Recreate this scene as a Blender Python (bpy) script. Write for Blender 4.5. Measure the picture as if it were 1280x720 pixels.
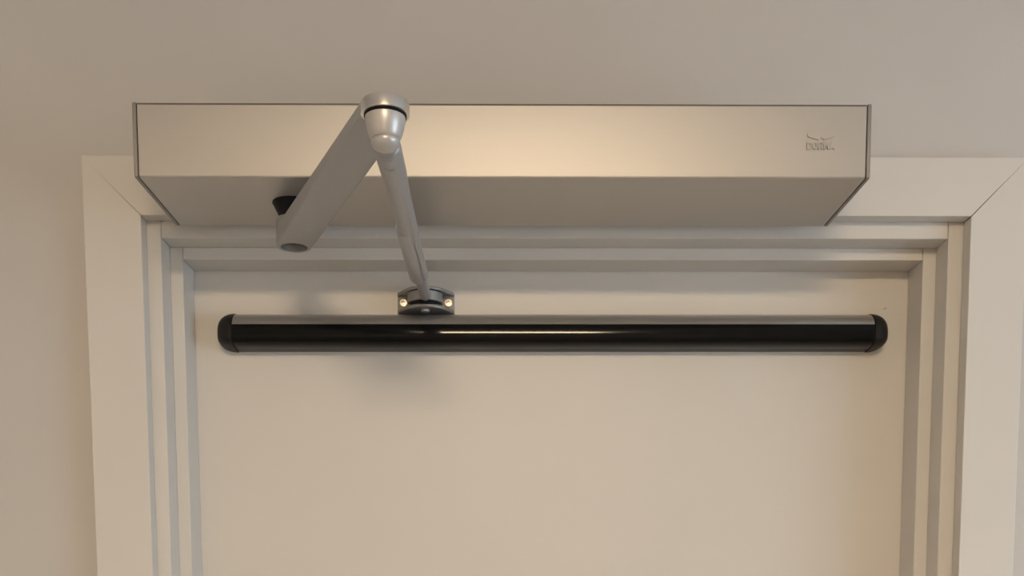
import bpy, bmesh, math
from math import sin, cos, pi, radians, sqrt, atan2
from mathutils import Vector, Matrix

for o in list(bpy.data.objects):
    bpy.data.objects.remove(o)
S = bpy.context.scene
C = S.collection
Z0 = 2.05                      # height of the operator's underside above the floor

# ------------------------------------------------------------------ camera
cam_d = bpy.data.cameras.new('camera')
cam = bpy.data.objects.new('camera', cam_d); C.objects.link(cam)
pitch, yaw, roll = 0.09261, 0.0124, -0.00289
f = Vector((sin(yaw)*cos(pitch), cos(yaw)*cos(pitch), -sin(pitch)))
r = Vector((cos(yaw), -sin(yaw), 0)); u = r.cross(f)
r2 = r*cos(roll)+u*sin(roll); u2 = -r*sin(roll)+u*cos(roll)
cam.matrix_world = Matrix(((r2.x, u2.x, -f.x, -0.00658), (r2.y, u2.y, -f.y, -1.19203),
                           (r2.z, u2.z, -f.z, Z0-0.38912), (0, 0, 0, 1)))
cam_d.sensor_width = 36.0
cam_d.lens = 36.0*1346.0/1280.0
cam_d.shift_x = 0.0
cam_d.shift_y = (871.9-360.0)/1280.0
cam_d.clip_start = 0.02
S.camera = cam

# ------------------------------------------------------------------ light
W = bpy.data.worlds.new('world'); S.world = W; W.use_nodes = True
bgn = W.node_tree.nodes['Background']
bgn.inputs[0].default_value = (0.66, 0.83, 1.0, 1)
bgn.inputs[1].default_value = 5.8          # overcast daylight, comes in through the side window
LAMP_STRENGTH = 116.0
LAMP_COLOR = (1.0, 0.77, 0.52)
S.view_settings.view_transform = 'Standard'
S.view_settings.look = 'None'
S.view_settings.gamma = 1.0
S.view_settings.use_curve_mapping = False
S.view_settings.exposure = 0.0

# ------------------------------------------------------------------ materials
def mat(name, col, rough=0.5, metal=0.0, noise=0.0, nscale=40.0, bump=0.0, bscale=300.0,
        stretch=None, aniso=0.0, coat=0.0, spec=0.5, rough_var=0.0):
    m = bpy.data.materials.new(name); m.use_nodes = True
    nt = m.node_tree; b = nt.nodes['Principled BSDF']
    b.inputs['Base Color'].default_value = (*col, 1)
    b.inputs['Roughness'].default_value = rough
    b.inputs['Metallic'].default_value = metal
    b.inputs['Specular IOR Level'].default_value = spec
    b.inputs['Coat Weight'].default_value = coat
    b.inputs['Coat Roughness'].default_value = 0.05
    tc = nt.nodes.new('ShaderNodeTexCoord'); mp = nt.nodes.new('ShaderNodeMapping')
    nt.links.new(tc.outputs['Object'], mp.inputs[0])
    if stretch: mp.inputs['Scale'].default_value = stretch
    if noise:
        n = nt.nodes.new('ShaderNodeTexNoise'); n.inputs['Scale'].default_value = nscale
        n.inputs['Detail'].default_value = 4
        nt.links.new(mp.outputs[0], n.inputs[0])
        rp = nt.nodes.new('ShaderNodeValToRGB')
        rp.color_ramp.elements[0].position = 0.3; rp.color_ramp.elements[1].position = 0.7
        rp.color_ramp.elements[0].color = (*[c*(1-noise) for c in col], 1)
        rp.color_ramp.elements[1].color = (*[min(1, c*(1+noise)) for c in col], 1)
        nt.links.new(n.outputs[0], rp.inputs[0]); nt.links.new(rp.outputs[0], b.inputs['Base Color'])
    if bump:
        n2 = nt.nodes.new('ShaderNodeTexNoise'); n2.inputs['Scale'].default_value = bscale
        n2.inputs['Detail'].default_value = 3
        nt.links.new(mp.outputs[0], n2.inputs[0])
        bp = nt.nodes.new('ShaderNodeBump'); bp.inputs['Strength'].default_value = bump
        bp.inputs['Distance'].default_value = 0.0004
        nt.links.new(n2.outputs[0], bp.inputs['Height']); nt.links.new(bp.outputs[0], b.inputs['Normal'])
    if aniso:
        b.inputs['Anisotropic'].default_value = aniso
        tg = nt.nodes.new('ShaderNodeCombineXYZ'); tg.inputs[0].default_value = 1.0
        b.inputs['Anisotropic Rotation'].default_value = 0.25
        nt.links.new(tg.outputs[0], b.inputs['Tangent'])
    return m

M = {}
M['wall'] = mat('wall_paint', (0.57, 0.55, 0.53), 0.85, noise=0.02, nscale=6, bump=0.25, bscale=180)
M['room'] = mat('room_wall_paint', (0.57, 0.55, 0.53), 0.85, noise=0.02, nscale=6)
M['ceil'] = mat('ceiling_paint', (0.72, 0.71, 0.69), 0.9, noise=0.01, nscale=6)
M['floor'] = mat('floor_wood', (0.20, 0.185, 0.17), 0.5, noise=0.2, nscale=5, stretch=(1, 9, 1))
M['trim'] = mat('trim_paint', (0.66, 0.64, 0.605), 0.45, noise=0.012, nscale=9, bump=0.08, bscale=120)
M['door'] = mat('door_paint', (0.665, 0.64, 0.60), 0.42, noise=0.012, nscale=5, bump=0.06, bscale=90)
M['scuff'] = mat('scuff_dark', (0.06, 0.05, 0.045), 0.8, noise=0.2, nscale=400)
M['alu'] = mat('brushed_aluminium', (0.58, 0.565, 0.545), 0.515, 1.0, noise=0.008, nscale=30,
               stretch=(1, 30, 30), aniso=0.6)
M['alu_bar'] = mat('anodised_aluminium', (0.56, 0.55, 0.53), 0.42, 1.0, noise=0.02, nscale=40, stretch=(1, 30, 30))
M['edge'] = mat('edge_dark_reflection', (0.16, 0.14, 0.12), 0.55, 0.6, noise=0.1, nscale=80)  # dark reflection on the cover's bent top edge, put into the colour
M['cap'] = mat('end_cap_metal', (0.30, 0.28, 0.26), 0.42, 0.6, noise=0.05, nscale=60)
M['gap'] = mat('gasket_rubber', (0.012, 0.011, 0.010), 0.7, noise=0.1, nscale=60)
M['silver'] = mat('silver_paint', (0.41, 0.412, 0.418), 0.42, 0.45, noise=0.02, nscale=200, bump=0.05, bscale=900)
M['knuckle'] = mat('silver_paint_gloss', (0.54, 0.53, 0.52), 0.34, 0.35, noise=0.02, nscale=200)
M['rim'] = mat('machined_rim', (0.80, 0.77, 0.73), 0.26, 1.0, noise=0.03, nscale=60, stretch=(1, 1, 30))
M['bore'] = mat('bore_steel', (0.37, 0.365, 0.355), 0.5, 0.45, noise=0.05, nscale=150)
M['black'] = mat('black_plastic', (0.009, 0.009, 0.009), 0.5, noise=0.1, nscale=100, spec=0.15)
M['lens'] = mat('black_gloss_lens', (0.006, 0.006, 0.006), 0.085, noise=0.1, nscale=50, spec=0.16)
M['barcap'] = mat('black_cap_plastic', (0.013, 0.012, 0.0115), 0.48, noise=0.1, nscale=200, bump=0.1, bscale=800, spec=0.25)
M['bracket'] = mat('bracket_cast', (0.32, 0.315, 0.305), 0.5, 0.6, noise=0.05, nscale=200, bump=0.1, bscale=600)
M['screw'] = mat('screw_steel', (0.85, 0.78, 0.66), 0.42, 1.0, noise=0.03, nscale=300)
M['white'] = mat('white_metal', (0.75, 0.74, 0.72), 0.5, noise=0.01, nscale=30)
em = bpy.data.materials.new('lamp_diffuser'); em.use_nodes = True
nt = em.node_tree; nt.nodes.remove(nt.nodes['Principled BSDF'])
e = nt.nodes.new('ShaderNodeEmission'); e.inputs[0].default_value = (*LAMP_COLOR, 1)
e.inputs[1].default_value = LAMP_STRENGTH
nt.links.new(e.outputs[0], nt.nodes['Material Output'].inputs[0]); M['lamp'] = em

# ------------------------------------------------------------------ helpers (local coordinates; z relative to Z0)
def obj(name, bm, m, parent=None, smooth=None, z0=True):
    """link bm as one mesh object.  bm is in scene coordinates; the object's origin becomes its centre."""
    bmesh.ops.recalc_face_normals(bm, faces=bm.faces)
    me = bpy.data.meshes.new(name)
    if z0: bmesh.ops.translate(bm, verts=bm.verts, vec=(0, 0, Z0))
    n = len(bm.verts)
    lo = Vector([min(v.co[i] for v in bm.verts) for i in range(3)])
    hi = Vector([max(v.co[i] for v in bm.verts) for i in range(3)])
    ctr = (lo+hi)/2
    bmesh.ops.translate(bm, verts=bm.verts, vec=-ctr)
    bm.to_mesh(me); bm.free()
    o = bpy.data.objects.new(name, me); C.objects.link(o)
    me.materials.append(M[m])
    if parent:
        o.parent = parent
        pw = parent.location.copy()
        q = parent.parent
        while q: pw += q.location; q = q.parent
        o.location = ctr-pw
    else:
        o.location = ctr
    if smooth is not None:
        for p in me.polygons: p.use_smooth = True
        me.set_sharp_from_angle(angle=radians(smooth))
    return o

def tag(o, label=None, cat=None, group=None, kind=None):
    if label: o['label'] = label
    if cat: o['category'] = cat
    if group: o['group'] = group
    if kind: o['kind'] = kind
    return o

def thing(name, loc, label, cat):
    o = bpy.data.objects.new(name, None); C.objects.link(o)
    o.location = Vector(loc)+Vector((0, 0, Z0)); o.empty_display_size = 0.05
    return tag(o, label, cat)

def struct_root(name, loc):
    o = bpy.data.objects.new(name, None); C.objects.link(o); o.location = loc
    o['kind'] = 'structure'; o.empty_display_size = 0.05
    return o

def box(bm, x0, x1, y0, y1, z0, z1):
    vs = [bm.verts.new((x, y, z)) for x in (x0, x1) for y in (y0, y1) for z in (z0, z1)]
    for q in ((0, 1, 3, 2), (4, 6, 7, 5), (0, 4, 5, 1), (2, 3, 7, 6), (0, 2, 6, 4), (1, 5, 7, 3)):
        bm.faces.new([vs[i] for i in q])

def bxm(*a, bevel=0, seg=2):
    bm = bmesh.new(); box(bm, *a)
    if bevel:
        bmesh.ops.bevel(bm, geom=bm.edges[:], offset=bevel, segments=seg, affect='EDGES', profile=0.5)
    return bm

def loft(bm, rings, cap0=True, cap1=True, closed=True):
    R = [[bm.verts.new(p) for p in ring] for ring in rings]
    n = len(R[0])
    for a, b in zip(R, R[1:]):
        for i in range(n if closed else n-1):
            j = (i+1) % n
            bm.faces.new((a[i], a[j], b[j], b[i]))
    if cap0: bm.faces.new(R[0][::-1])
    if cap1: bm.faces.new(R[-1])
    return R

def lathe(bm, prof, origin, axis=(0, 0, 1), n=48, cap0=True, cap1=True):
    """prof: list of (radius, distance along axis)"""
    ax = Vector(axis).normalized(); o = Vector(origin)
    t = Vector((1, 0, 0)) if abs(ax.x) < 0.9 else Vector((0, 1, 0))
    e1 = (t-ax*t.dot(ax)).normalized(); e2 = ax.cross(e1)
    rings = []
    for rr, d in prof:
        rr = max(rr, 1e-5)
        rings.append([o+ax*d+e1*(rr*cos(2*pi*k/n))+e2*(rr*sin(2*pi*k/n)) for k in range(n)])
    loft(bm, rings, cap0, cap1)

def lat(prof, origin, axis=(0, 0, 1), n=48):
    bm = bmesh.new(); lathe(bm, prof, origin, axis, n); return bm

def prism(outline, y0, y1):
    """outline in x,z extruded in y"""
    bm = bmesh.new()
    loft(bm, [[(x, y0, z) for x, z in outline], [(x, y1, z) for x, z in outline]])
    return bm

# ------------------------------------------------------------------ the room
RX0, RX1, RY0, RZ = -1.25, 2.1, -4.3, 2.59
FL = -Z0                                   # floor in local z
CT = RZ-Z0                                 # ceiling in local z
# wall with the door opening
bm = bmesh.new()
box(bm, RX0, -0.402, 0, 0.14, FL, CT)
box(bm, 0.517, RX1, 0, 0.14, FL, CT)
box(bm, -0.402, 0.517, 0, 0.14, 0.03, CT)
tag(obj('wall_front', bm, 'wall'), kind='structure')
tag(obj('floor', bxm(RX0-0.1, RX1+0.1, RY0-0.1, 0.3, FL-0.1, FL), 'floor'), kind='structure')
tag(obj('ceiling', bxm(RX0-0.1, RX1+0.1, RY0-0.1, 0.3, CT, CT+0.1), 'ceil'), kind='structure')
tag(obj('wall_left', bxm(RX0-0.1, RX0, RY0, 0.14, FL, CT), 'room'), kind='structure')
tag(obj('wall_back', bxm(RX0-0.1, RX1+0.1, RY0-0.1, RY0, FL, CT), 'room'), kind='structure')
# right wall with a window opening
WY0, WY1, WZ0, WZ1 = -2.0, -0.65, 0.95-Z0, 2.2-Z0
bm = bmesh.new()
box(bm, RX1, RX1+0.1, RY0, WY0, FL, CT)
box(bm, RX1, RX1+0.1, WY1, 0.14, FL, CT)
box(bm, RX1, RX1+0.1, WY0, WY1, FL, WZ0)
box(bm, RX1, RX1+0.1, WY0, WY1, WZ1, CT)
tag(obj('wall_right', bm, 'room'), kind='structure')
wr = struct_root('window_1', (RX1, (WY0+WY1)/2, WZ0+Z0))
bm = bmesh.new()
for a, b in ((WY0, WY0+0.05), (WY1-0.05, WY1), ((WY0+WY1)/2-0.025, (WY0+WY1)/2+0.025)):
    box(bm, RX1+0.02, RX1+0.08, a, b, WZ0, WZ1)
box(bm, RX1+0.02, RX1+0.08, WY0, WY1, WZ0, WZ0+0.05)
box(bm, RX1+0.02, RX1+0.08, WY0, WY1, WZ1-0.05, WZ1)
obj('window_frame', bm, 'white', wr)
obj('window_sill', bxm(RX1-0.12, RX1-0.002, WY0-0.05, WY1+0.05, WZ0-0.03, WZ0-0.002, bevel=0.004), 'white', wr)
pl = bpy.data.lights.new('window_right_offscreen', 'AREA'); pl.shape = 'RECTANGLE'
pl.size = WZ1-WZ0; pl.size_y = WY1-WY0; pl.cycles.is_portal = True
po = bpy.data.objects.new('window_right_offscreen', pl); C.objects.link(po)
po.location = (RX1+0.09, (WY0+WY1)/2, (WZ0+WZ1)/2+Z0); po.rotation_euler = (0, radians(90), 0)

# ceiling lamp that lights the door (behind the camera)
LX, LY = 0.06, -2.75
lr = thing('ceiling_lamp_offscreen', (LX, LY, CT), 'flat rectangular ceiling lamp with warm diffuser', 'lamp')
obj('lamp_base', bxm(LX-0.31, LX+0.31, LY-0.16, LY+0.16, CT-0.022, CT-0.001, bevel=0.003), 'white', lr)
obj('diffuser_offscreen', bxm(LX-0.30, LX+0.30, LY-0.15, LY+0.15, CT-0.056, CT-0.022, bevel=0.004), 'lamp', lr)

# ------------------------------------------------------------------ door and frame
d = struct_root('door_1', (0.056, 0.095, 0))
obj('door_leaf', bxm(-0.3585, 0.4725, 0.0745, 0.1145, FL+0.004, -0.0125, bevel=0.001), 'door', d)
sc = bmesh.new()
loft(sc, [[(0.4366, y, -0.0611), (0.4383, y, -0.0606), (0.4401, y, -0.0597), (0.4397, y, -0.0592), (0.4379, y, -0.0600), (0.4368, y, -0.0606)]
          for y in (0.0742, 0.0748)])
tag(obj('scuff_mark', sc, 'scuff', d), 'small dark scuff on the door')

jr = struct_root('trim_1', (0.056, 0.06, 0))    # rebated jambs and head
G = 0.00035
# outer jamb boards (front face flush with the wall) and the door stops behind them
obj('jamb', bxm(-0.402, -0.3645, 0.0, 0.135, FL, 0.03, bevel=0.0008), 'trim', jr)
obj('jamb', bxm(0.4788, 0.517, 0.0, 0.135, FL, 0.03, bevel=0.0008), 'trim', jr)
obj('head', bxm(-0.3645+G, 0.4788-G, 0.0004, 0.135, -0.0066, 0.03, bevel=0.0008), 'trim', jr)
obj('door_stop', bxm(-0.3645, -0.3507, 0.031, 0.074, FL, -0.0066, bevel=0.0008), 'trim', jr)
obj('door_stop', bxm(0.4640, 0.4788, 0.031, 0.074, FL, -0.0066, bevel=0.0008), 'trim', jr)
obj('head_stop', bxm(-0.3507+G, 0.4640-G, 0.0314, 0.074, -0.0195, -0.0066, bevel=0.0008), 'trim', jr)

cr = struct_root('trim_2', (0.056, -0.01, 0))   # flat mitred casing
CF, CB = -0.019, -0.0009
xl0, xl1, xr1, xr0, zb, zt = -0.4389, -0.3790, 0.4942, 0.5540, 0.0104, 0.0703
def casing(name, outline):
    bm = prism(outline, CF, CB)
    bmesh.ops.bevel(bm, geom=[e for e in bm.edges if abs((e.verts[0].co-e.verts[1].co).y) < 1e-6 and min(abs((e.verts[0].co-e.verts[1].co).x), abs((e.verts[0].co-e.verts[1].co).z)) < 0.001], offset=0.0009, segments=2, affect='EDGES', profile=0.5)
    return obj(name, bm, 'trim', cr)
casing('side_casing', [(xl0, FL), (xl1, FL), (xl1, zb-0.0004), (xl0, zt)])
casing('side_casing', [(xr1, FL), (xr0, FL), (xr0, zt), (xr1+0.0003, zb-0.0009)])
casing('head_casing', [(xl1+0.0002, zb), (xr1-0.0002, zb), (xr0, zt), (xl0, zt)])

# ------------------------------------------------------------------ the door operator
HX, HF, HB, HT = 0.3425, -0.149, -0.0195, 0.0664
op = thing('door_operator', (0, -0.08, 0), 'long brushed aluminium box of the automatic door operator above the door', 'door operator')
capT, gp = 0.0036, 0.0011
CX = HX-capT-gp
def housing_profile(x, ins=0.0, rad=0.0022, top=HT):
    """closed outline in y,z: front and bottom edges rounded"""
    y0, y1, z0, z1 = HF+ins, HB, 0.0+ins, top-ins
    pts = []
    for k in range(7):
        a = pi*1.5 - (pi/2)*k/6            # bottom front corner
        pts.append((x, y0+rad+rad*cos(a), z0+rad+rad*sin(a)))
    for k in range(5):
        a = pi - (pi/2)*k/4
        pts.append((x, y0+rad*0.4+rad*0.4*cos(a), z1-rad*0.4+rad*0.4*sin(a)))
    pts += [(x, y1, z1), (x, y1, z0)]
    return pts
bm = bmesh.new(); loft(bm, [housing_profile(-CX, top=HT-0.0017), housing_profile(CX, top=HT-0.0017)])
cover = obj('cover', bm, 'alu', op, smooth=35)
obj('edge_reflection_strip', bxm(-CX, CX, HF+0.0007, HB, HT-0.0016, HT-0.0002, bevel=0.0003), 'edge', cover)  # added strip, coloured dark to imitate the bent edge's dark reflection
for s in (-1, 1):
    bm = bmesh.new()
    loft(bm, [housing_profile(s*(CX+gp), -0.0002), housing_profile(s*(HX-0.0006), -0.0002), housing_profile(s*HX, 0.0004)])
    ec = obj('end_cap', bm, 'cap', op, smooth=35)
    bm = bmesh.new(); loft(bm, [housing_profile(s*(CX+0.00005), 0.0012), housing_profile(s*(CX+gp-0.00005), 0.0012)])
    obj('gasket', bm, 'gap', ec)
# emblem: crown over raised lettering
EY0, EY1 = HF+0.0001, HF-0.0013
def plate(bm, pts):
    loft(bm, [[(x, y, z) for x, z in pts] for y in (EY0, EY1)])
def ringplate(bm, outer, inner):
    n = len(outer)
    v = {(k, w): [bm.verts.new((x, y, z)) for x, z in L] for k, L in (('o', outer), ('i', inner)) for w, y in ((0, EY0), (1, EY1))}
    for a in range(n):
        b = (a+1) % n
        for q in ((('o', 0), ('o', 1)), (('i', 0), ('i', 1)), (('o', 0), ('i', 0)), (('o', 1), ('i', 1))):
            p, t = v[q[0]], v[q[1]]
            bm.faces.new((p[a], p[b], t[b], t[a]))
bm = bmesh.new()
lx0, lz0, lw, lh, pit, sw = 0.2824, 0.0257, 0.0047, 0.0066, 0.00527, 0.00145
def oct_(x0, x1, z0, z1, cl, cr):
    return [(x0+cl, z0), (x1-cr, z0), (x1, z0+cr), (x1, z1-cr), (x1-cr, z1), (x0+cl, z1), (x0, z1-cl), (x0, z0+cl)]
X = lx0                                                    # D
ringplate(bm, oct_(X, X+lw, lz0, lz0+lh, 0.0001, 0.0014), oct_(X+sw, X+lw-sw, lz0+sw, lz0+lh-sw, 0.0001, 0.0004))
X += pit                                                   # O
ringplate(bm, oct_(X, X+lw, lz0, lz0+lh, 0.0014, 0.0014), oct_(X+sw, X+lw-sw, lz0+sw, lz0+lh-sw, 0.0004, 0.0004))
X += pit                                                   # R
ringplate(bm, oct_(X, X+lw, lz0+0.0027, lz0+lh, 0.0001, 0.0011), oct_(X+sw, X+lw-sw, lz0+0.0037, lz0+lh-0.0012, 0.0001, 0.0003))
plate(bm, [(X, lz0), (X+sw, lz0), (X+sw, lz0+0.0030), (X, lz0+0.0030)])
plate(bm, [(X+lw-sw, lz0), (X+lw+0.0001, lz0), (X+lw-0.0012, lz0+0.0031), (X+lw-sw-0.0012, lz0+0.0031)])
X += pit                                                   # M
mw = lw+0.0004
plate(bm, [(X, lz0), (X+sw, lz0), (X+sw, lz0+0.0038), (X+mw/2, lz0+0.0012), (X+mw-sw, lz0+0.0038), (X+mw-sw, lz0), (X+mw, lz0),
           (X+mw, lz0+lh), (X+mw-sw, lz0+lh), (X+mw/2, lz0+0.0038), (X+sw, lz0+lh), (X, lz0+lh)])
X += pit+0.0003                                            # A
plate(bm, [(X-0.0001, lz0), (X+sw, lz0), (X+sw+0.0003, lz0+0.0013), (X+lw-sw-0.0003, lz0+0.0013), (X+lw-sw, lz0), (X+lw+0.0001, lz0),
           (X+lw/2+0.0009, lz0+lh), (X+lw/2-0.0009, lz0+lh)])
bmesh.ops.triangulate(bm, faces=[f_ for f_ in bm.faces if len(f_.verts) > 4])
obj('raised_lettering', bm, 'alu', cover)
cx, cz = 0.2953, 0.0337
top = []; bot = []
N = 40
for k in range(N+1):
    t = -1+2*k/N
    a = abs(t)
    zl = 0.0006+0.0026*a**1.7                       # lower sweep of the crown's brim
    zu = zl+0.0013+0.0003*a
    if a < 0.2:                                     # middle point
        zl += 0.0022*(1-a/0.2); zu += 0.0024*(1-a/0.2)
    if a > 0.92: zu += 0.0012*(a-0.92)/0.08
    bot.append((cx+t*0.0122, cz+zl)); top.append((cx+t*0.0127, cz+zu))
bm = bmesh.new()
fa = [[bm.verts.new((x, y, z)) for x, z in bot+top[::-1]] for y in (HF+0.0001, HF-0.0015)]
n = 2*(N+1)
for i in range(n): bm.faces.new((fa[0][i], fa[0][(i+1) % n], fa[1][(i+1) % n], fa[1][i]))
for L in fa:
    for k in range(N): bm.faces.new((L[k], L[k+1], L[n-2-k], L[n-1-k]))
obj('crown_emblem', bm, 'alu', cover)

# spindle bushing under the housing
SX, SY = -0.2079, -0.083
obj('spindle_bushing', lat([(0.0202, 0.0), (0.0204, -0.0010), (0.0196, -0.0020), (0.0138, -0.0140), (0.0136, -0.0150)], (SX, SY, 0)), 'black', op, smooth=40)

# ------------------------------------------------------------------ the arm
EX, EY = -0.0868, -0.3785
arm = thing('closer_arm', (SX, SY, -0.042), 'grey folding scissor arm between the operator box and the door bracket', 'door arm')
AB = -0.0424
dirv = Vector((EX-SX, EY-SY, 0)); AL = dirv.length; ang = atan2(dirv.y, dirv.x)
def stadium(rr, zs, n=20):
    """outline of the arm in plan: a half circle at the spindle, a half circle at the elbow; zs=(z at spindle, z at elbow)"""
    pts = []
    for k in range(n+1):
        a = ang+pi/2+pi*k/n
        pts.append((SX+rr*cos(a), SY+rr*sin(a), zs[0]))
    for k in range(n+1):
        a = ang-pi/2+pi*k/n
        pts.append((EX+rr*cos(a), EY+rr*sin(a), zs[1]))
    return pts
bm = bmesh.new()
AR = 0.0174
tS, tE = -0.0235, -0.0338
rings = []
bv = 0.0022
for k in range(4):                                   # bottom edge, rounded
    a = (pi/2)*k/3
    rings.append(stadium(AR-bv+bv*sin(a), (AB+bv-bv*cos(a),)*2))
for k in range(5):                                   # top edge, rounded
    a = (pi/2)*k/4
    b2 = 0.002
    rings.append(stadium(AR-b2+b2*cos(a), (tS-b2+b2*sin(a), tE-b2+b2*sin(a))))
R = loft(bm, rings, cap0=False)
# bottom face with the bore
BR = 0.0133; n1 = 21
def bore(zz, rr):
    out = [bm.verts.new((SX+rr*cos(ang+pi/2+pi*k/20), SY+rr*sin(ang+pi/2+pi*k/20), zz)) for k in range(21)]
    return out+[bm.verts.new((SX+rr*cos(ang-pi/2+pi*k/20), SY+rr*sin(ang-pi/2+pi*k/20), zz)) for k in range(1, 20)]
b0 = bore(AB, BR); b1 = bore(AB+0.0172, BR*0.97)
nb = len(b0)
for k in range(nb): bm.faces.new((b0[k], b0[(k+1) % nb], b1[(k+1) % nb], b1[k]))
bm.faces.new(b1)
O = R[0]
for k in range(20): bm.faces.new((O[k], O[k+1], b0[k+1], b0[k]))
front = [b0[20]]+b0[21:]+[b0[0]]
for k in range(20): bm.faces.new((O[21+k], O[22+k], front[k+1], front[k]))
bm.faces.new((O[20], O[21], front[0])); bm.faces.new((O[41], O[0], front[20]))
ma = obj('main_arm', bm, 'silver', arm, smooth=40)
bm = bmesh.new()
lathe(bm, [(BR-0.0003, AB+0.0005), (BR*0.97-0.0004, AB+0.0169)], (SX, SY, 0), cap0=False)
obj('bore_liner', bm, 'bore', ma, smooth=40)
obj('spindle_boss', lat([(0.0135, -0.0146), (0.0158, -0.0152), (0.0170, -0.0168), (0.0171, -0.024), (0.0160, -0.0245)], (SX, SY, 0)), 'silver', arm, smooth=40)
# machined end band around the elbow end of the arm
bm = bmesh.new()
lathe(bm, [(0.0150, AB-0.0004), (0.0172, AB-0.0004), (0.0176, AB), (0.0176, tE-0.0012), (0.0172, tE-0.0002), (0.0150, tE+0.0001)], (EX, EY, 0), n=64)
kn = obj('elbow_cap', bm, 'rim', arm, smooth=40)
obj('washer', lat([(0.0152, AB-0.0004), (0.0154, AB-0.0013)], (EX, EY, 0)), 'black', kn)
# ball joint housing hanging under the elbow
bj = obj('ball_joint', lat([(0.0138, -0.0436), (0.0146, -0.0442), (0.0146, -0.0460), (0.0135, -0.0520), (0.0118, -0.0570), (0.0108, -0.0590), (0.0102, -0.0596)],
         (EX, EY, 0), n=56), 'knuckle', arm, smooth=50)
prof = [(0.0103, -0.0598)]
for k in range(1, 11):
    a = (pi/2)*k/10
    prof.append((0.0108*cos(a)**0.8 if k < 10 else 0, -0.0600-0.0078*sin(a)))
obj('joint_cap', lat(prof, (EX, EY, 0), n=56), 'knuckle', bj, smooth=60)
# connecting rod back to the bracket on the door
A = Vector((EX+0.0002, EY+0.006, -0.0600)); B = Vector((-0.0862, 0.0395, -0.0556))
ax = (B-A).normalized(); RL = (B-A).length
prof = [(0.0, 0.0), (0.0070, 0.0), (0.0090, 0.0007), (0.0100, 0.0028), (0.0102, 0.006), (0.0101, 0.054), (0.0096, 0.060),
        (0.0090, 0.10), (0.0088, 0.205)]
ro = obj('upper_rod', lat(prof, A, ax, 40), 'silver', arm, smooth=50)
obj('rod_sleeve', lat([(0.0086, 0.182), (0.0093, 0.184), (0.0096, 0.30), (0.0096, 0.3315), (0.0088, 0.3345), (0.006, 0.3345)], A+Vector((-0.0018, 0, 0)), ax, 40), 'silver', arm, smooth=50)
# flat ridge running along the rod
rgt = Vector((0.8, -0.1, -0.6)); rgt = (rgt-ax*rgt.dot(ax)).normalized(); upv = ax.cross(rgt)
bm = bmesh.new()
loft(bm, [[A+ax*t+rgt*(0.0090+q)*k1+upv*0.0035*k2 for k1, k2 in ((0.93, -1), (1.03, -0.6), (1.03, 0.6), (0.93, 1))] for t, q in ((0.055, 0), (0.325, 0.0003))])
obj('ridge', bm, 'silver', ro)
obj('threaded_stud', lat([(0.0058, 0.333), (0.0060, 0.339), (0.0062, RL-0.006), (0.0060, RL-0.002), (0.0045, RL+0.001)], A, ax, 32), 'silver', arm, smooth=50)
# two shallow notches stamped into the rod near the elbow
for t, w in ((0.005, 0.0040), (0.022, 0.0042)):
    dn = Vector((0, -0.25, -1)); dn = (dn-ax*dn.dot(ax)).normalized(); sd = ax.cross(dn)
    bm = bmesh.new()
    base = A+ax*t+dn*0.0098
    loft(bm, [[base+dn*h+ax*(0.0011*sin(2*pi*k/16))+sd*(w*cos(2*pi*k/16)) - dn*0.0010*(cos(2*pi*k/16)**2) for k in range(16)] for h in (0, 0.0011)])
    obj('notch', bm, 'silver', ro)

# ------------------------------------------------------------------ bracket on the door
DY = 0.0745
BX, BW = -0.08745, 0.0322
br = thing('door_bracket', (BX, DY, -0.0670), 'small grey clevis bracket screwed to the door above the black sensor bar', 'bracket')
obj('back_plate', bxm(BX-BW, BX+BW, DY-0.0042, DY-0.0001, -0.0672, -0.0448, bevel=0.0012), 'bracket', br, smooth=40)
def flange(z0, z1, dep):
    pts = [(-BW, 0.0), (-BW, 0.006)]
    # straight slanting shoulder into a rounded nose
    for k in range(13):
        a = radians(150-120*k/12)
        pts.append((0.0245*cos(a)*1.0, dep-0.0225*(1-sin(a))))
    pts += [(BW, 0.006), (BW, 0.0)]
    ring = lambda z, s: [(BX+x*s, DY-0.0002-y*s if y > 0 else DY-0.0002, z) for x, y in pts]
    bm = bmesh.new()
    loft(bm, [ring(z0, 0.985), ring(z0+0.0006, 1.0), ring(z1-0.0006, 1.0), ring(z1, 0.985)])
    return bm
obj('flange', flange(-0.0478, -0.0446, 0.0345), 'bracket', br, smooth=40)
obj('flange', flange(-0.0672, -0.0637, 0.0345), 'bracket', br, smooth=40)
PY = DY-0.0185
obj('pivot_washer', lat([(0.0175, -0.0478), (0.0175, -0.0497)], (BX, PY, 0)), 'black', br, smooth=40)
obj('pivot_block', lat([(0.0190, -0.0496), (0.0196, -0.0502), (0.0196, -0.0594), (0.0190, -0.0600)], (BX, PY, 0)), 'bracket', br, smooth=40)
obj('pivot_washer', lat([(0.0175, -0.0599), (0.0175, -0.0638)], (BX, PY, 0)), 'black', br, smooth=40)
obj('pivot_pin', lat([(0.0050, -0.0671), (0.0052, -0.0685), (0.0046, -0.0696), (0.001, -0.0700)], (BX, PY-0.003, 0), n=32), 'silver', br, smooth=40)
for sx in (-0.1129, -0.0620):
    s = obj('screw', lat([(0.0046, 0.0), (0.0046, 0.0016), (0.0040, 0.0024), (0.0021, 0.0026), (0.0020, 0.0003)], (sx, DY-0.0042, -0.0558), (0, -1, 0), 32), 'screw', br, smooth=40)
    bm = bmesh.new()
    lathe(bm, [(0.00185, 0.0005), (0.00195, 0.0025)], (sx, DY-0.0042, -0.0558), (0, -1, 0), 6, cap1=False)
    obj('hex_socket', bm, 'screw', s)

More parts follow.
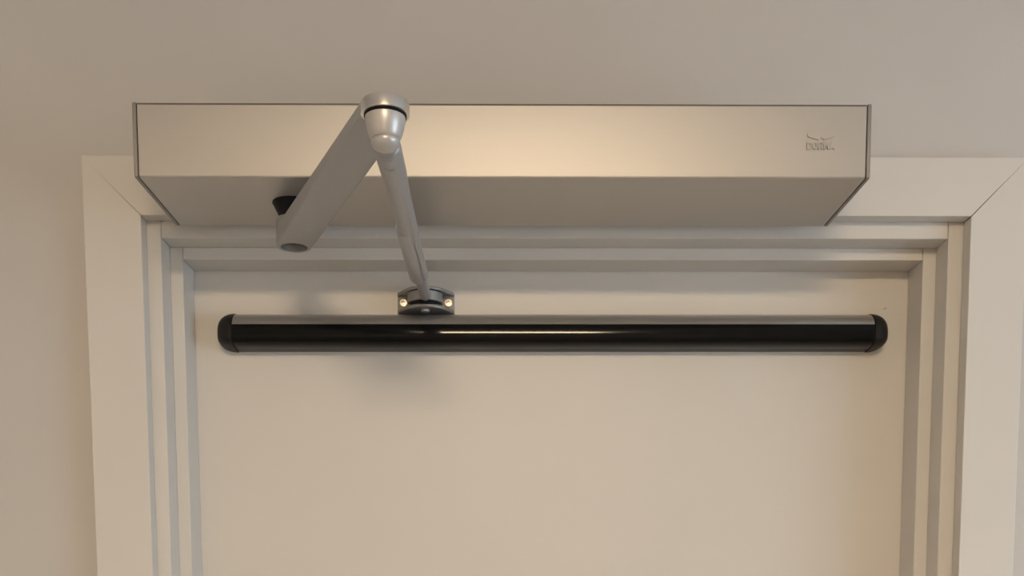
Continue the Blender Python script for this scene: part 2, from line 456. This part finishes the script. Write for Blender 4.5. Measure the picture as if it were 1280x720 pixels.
# ------------------------------------------------------------------ sensor bar on the door
ZC, BU, BL, BP = -0.0938, 0.0243, 0.0150, 0.0360
sb = thing('sensor_bar', (0.057, DY, ZC-BL), 'long half round bar with silver top and glossy black face across the door', 'sensor bar')
def prof_pt(th, s=1.0):
    """th from +90 (top at the door) to -90 (bottom at the door)"""
    b = BU if th > 0 else BL
    c, q = cos(th), sin(th)
    e = 0.86 if th > 0 else 0.56
    return (DY-0.0002-BP*s*(abs(c)**e), ZC+b*s*(abs(q)**e)*(1 if q >= 0 else -1))
X0, X1 = -0.3010, 0.4155
TH = radians(15)
def extr(th0, th1, n, s, x0, x1):
    pts = [prof_pt(th0+(th1-th0)*k/n, s) for k in range(n+1)]
    pts += [(DY-0.0002, pts[-1][1]), (DY-0.0002, pts[0][1])] if abs(th1) < radians(89) else [(DY-0.0002, pts[0][1])]
    # drop doubled points
    out = []
    for p in pts:
        if not out or (abs(p[0]-out[-1][0])+abs(p[1]-out[-1][1])) > 1e-6: out.append(p)
    if (abs(out[0][0]-out[-1][0])+abs(out[0][1]-out[-1][1])) < 1e-6: out.pop()
    bm = bmesh.new(); loft(bm, [[(x, y, z) for y, z in out] for x in (x0, x1)])
    return bm
obj('housing', extr(TH, radians(90), 20, 1.0, X0, X1), 'alu_bar', sb, smooth=30)
obj('lens', extr(TH-0.005, radians(-90), 32, 0.985, X0, X1), 'lens', sb, smooth=30)
for s, xe in ((-1, X0), (1, X1)):
    bm = bmesh.new()
    rings = []
    n = 36
    for j in range(12):
        t = (pi/2)*j/11
        sc_ = 1.035*(1-(1-cos(t))*0.99)**0.62
        x = xe+s*(0.0009+0.0205*sin(t))
        ring = [prof_pt(radians(90-180*k/n), 1.0) for k in range(n+1)]
        zc2 = ZC+0.002
        rings.append([(x, DY-0.0002-(DY-0.0002-y)*(sc_ if j else 1.035), zc2+(z-zc2)*sc_) for y, z in ring])
    loft(bm, rings)
    c = obj('end_cap', bm, 'barcap', sb, smooth=50)
    bm = bmesh.new()
    loft(bm, [[(x, DY-0.0002-(DY-0.0002-y)*0.95, ZC+(z-ZC)*0.95) for y, z in [prof_pt(radians(90-180*k/n)) for k in range(n+1)]] for x in (xe, xe+s*0.0009)])
    obj('inner_core', bm, 'barcap', c)
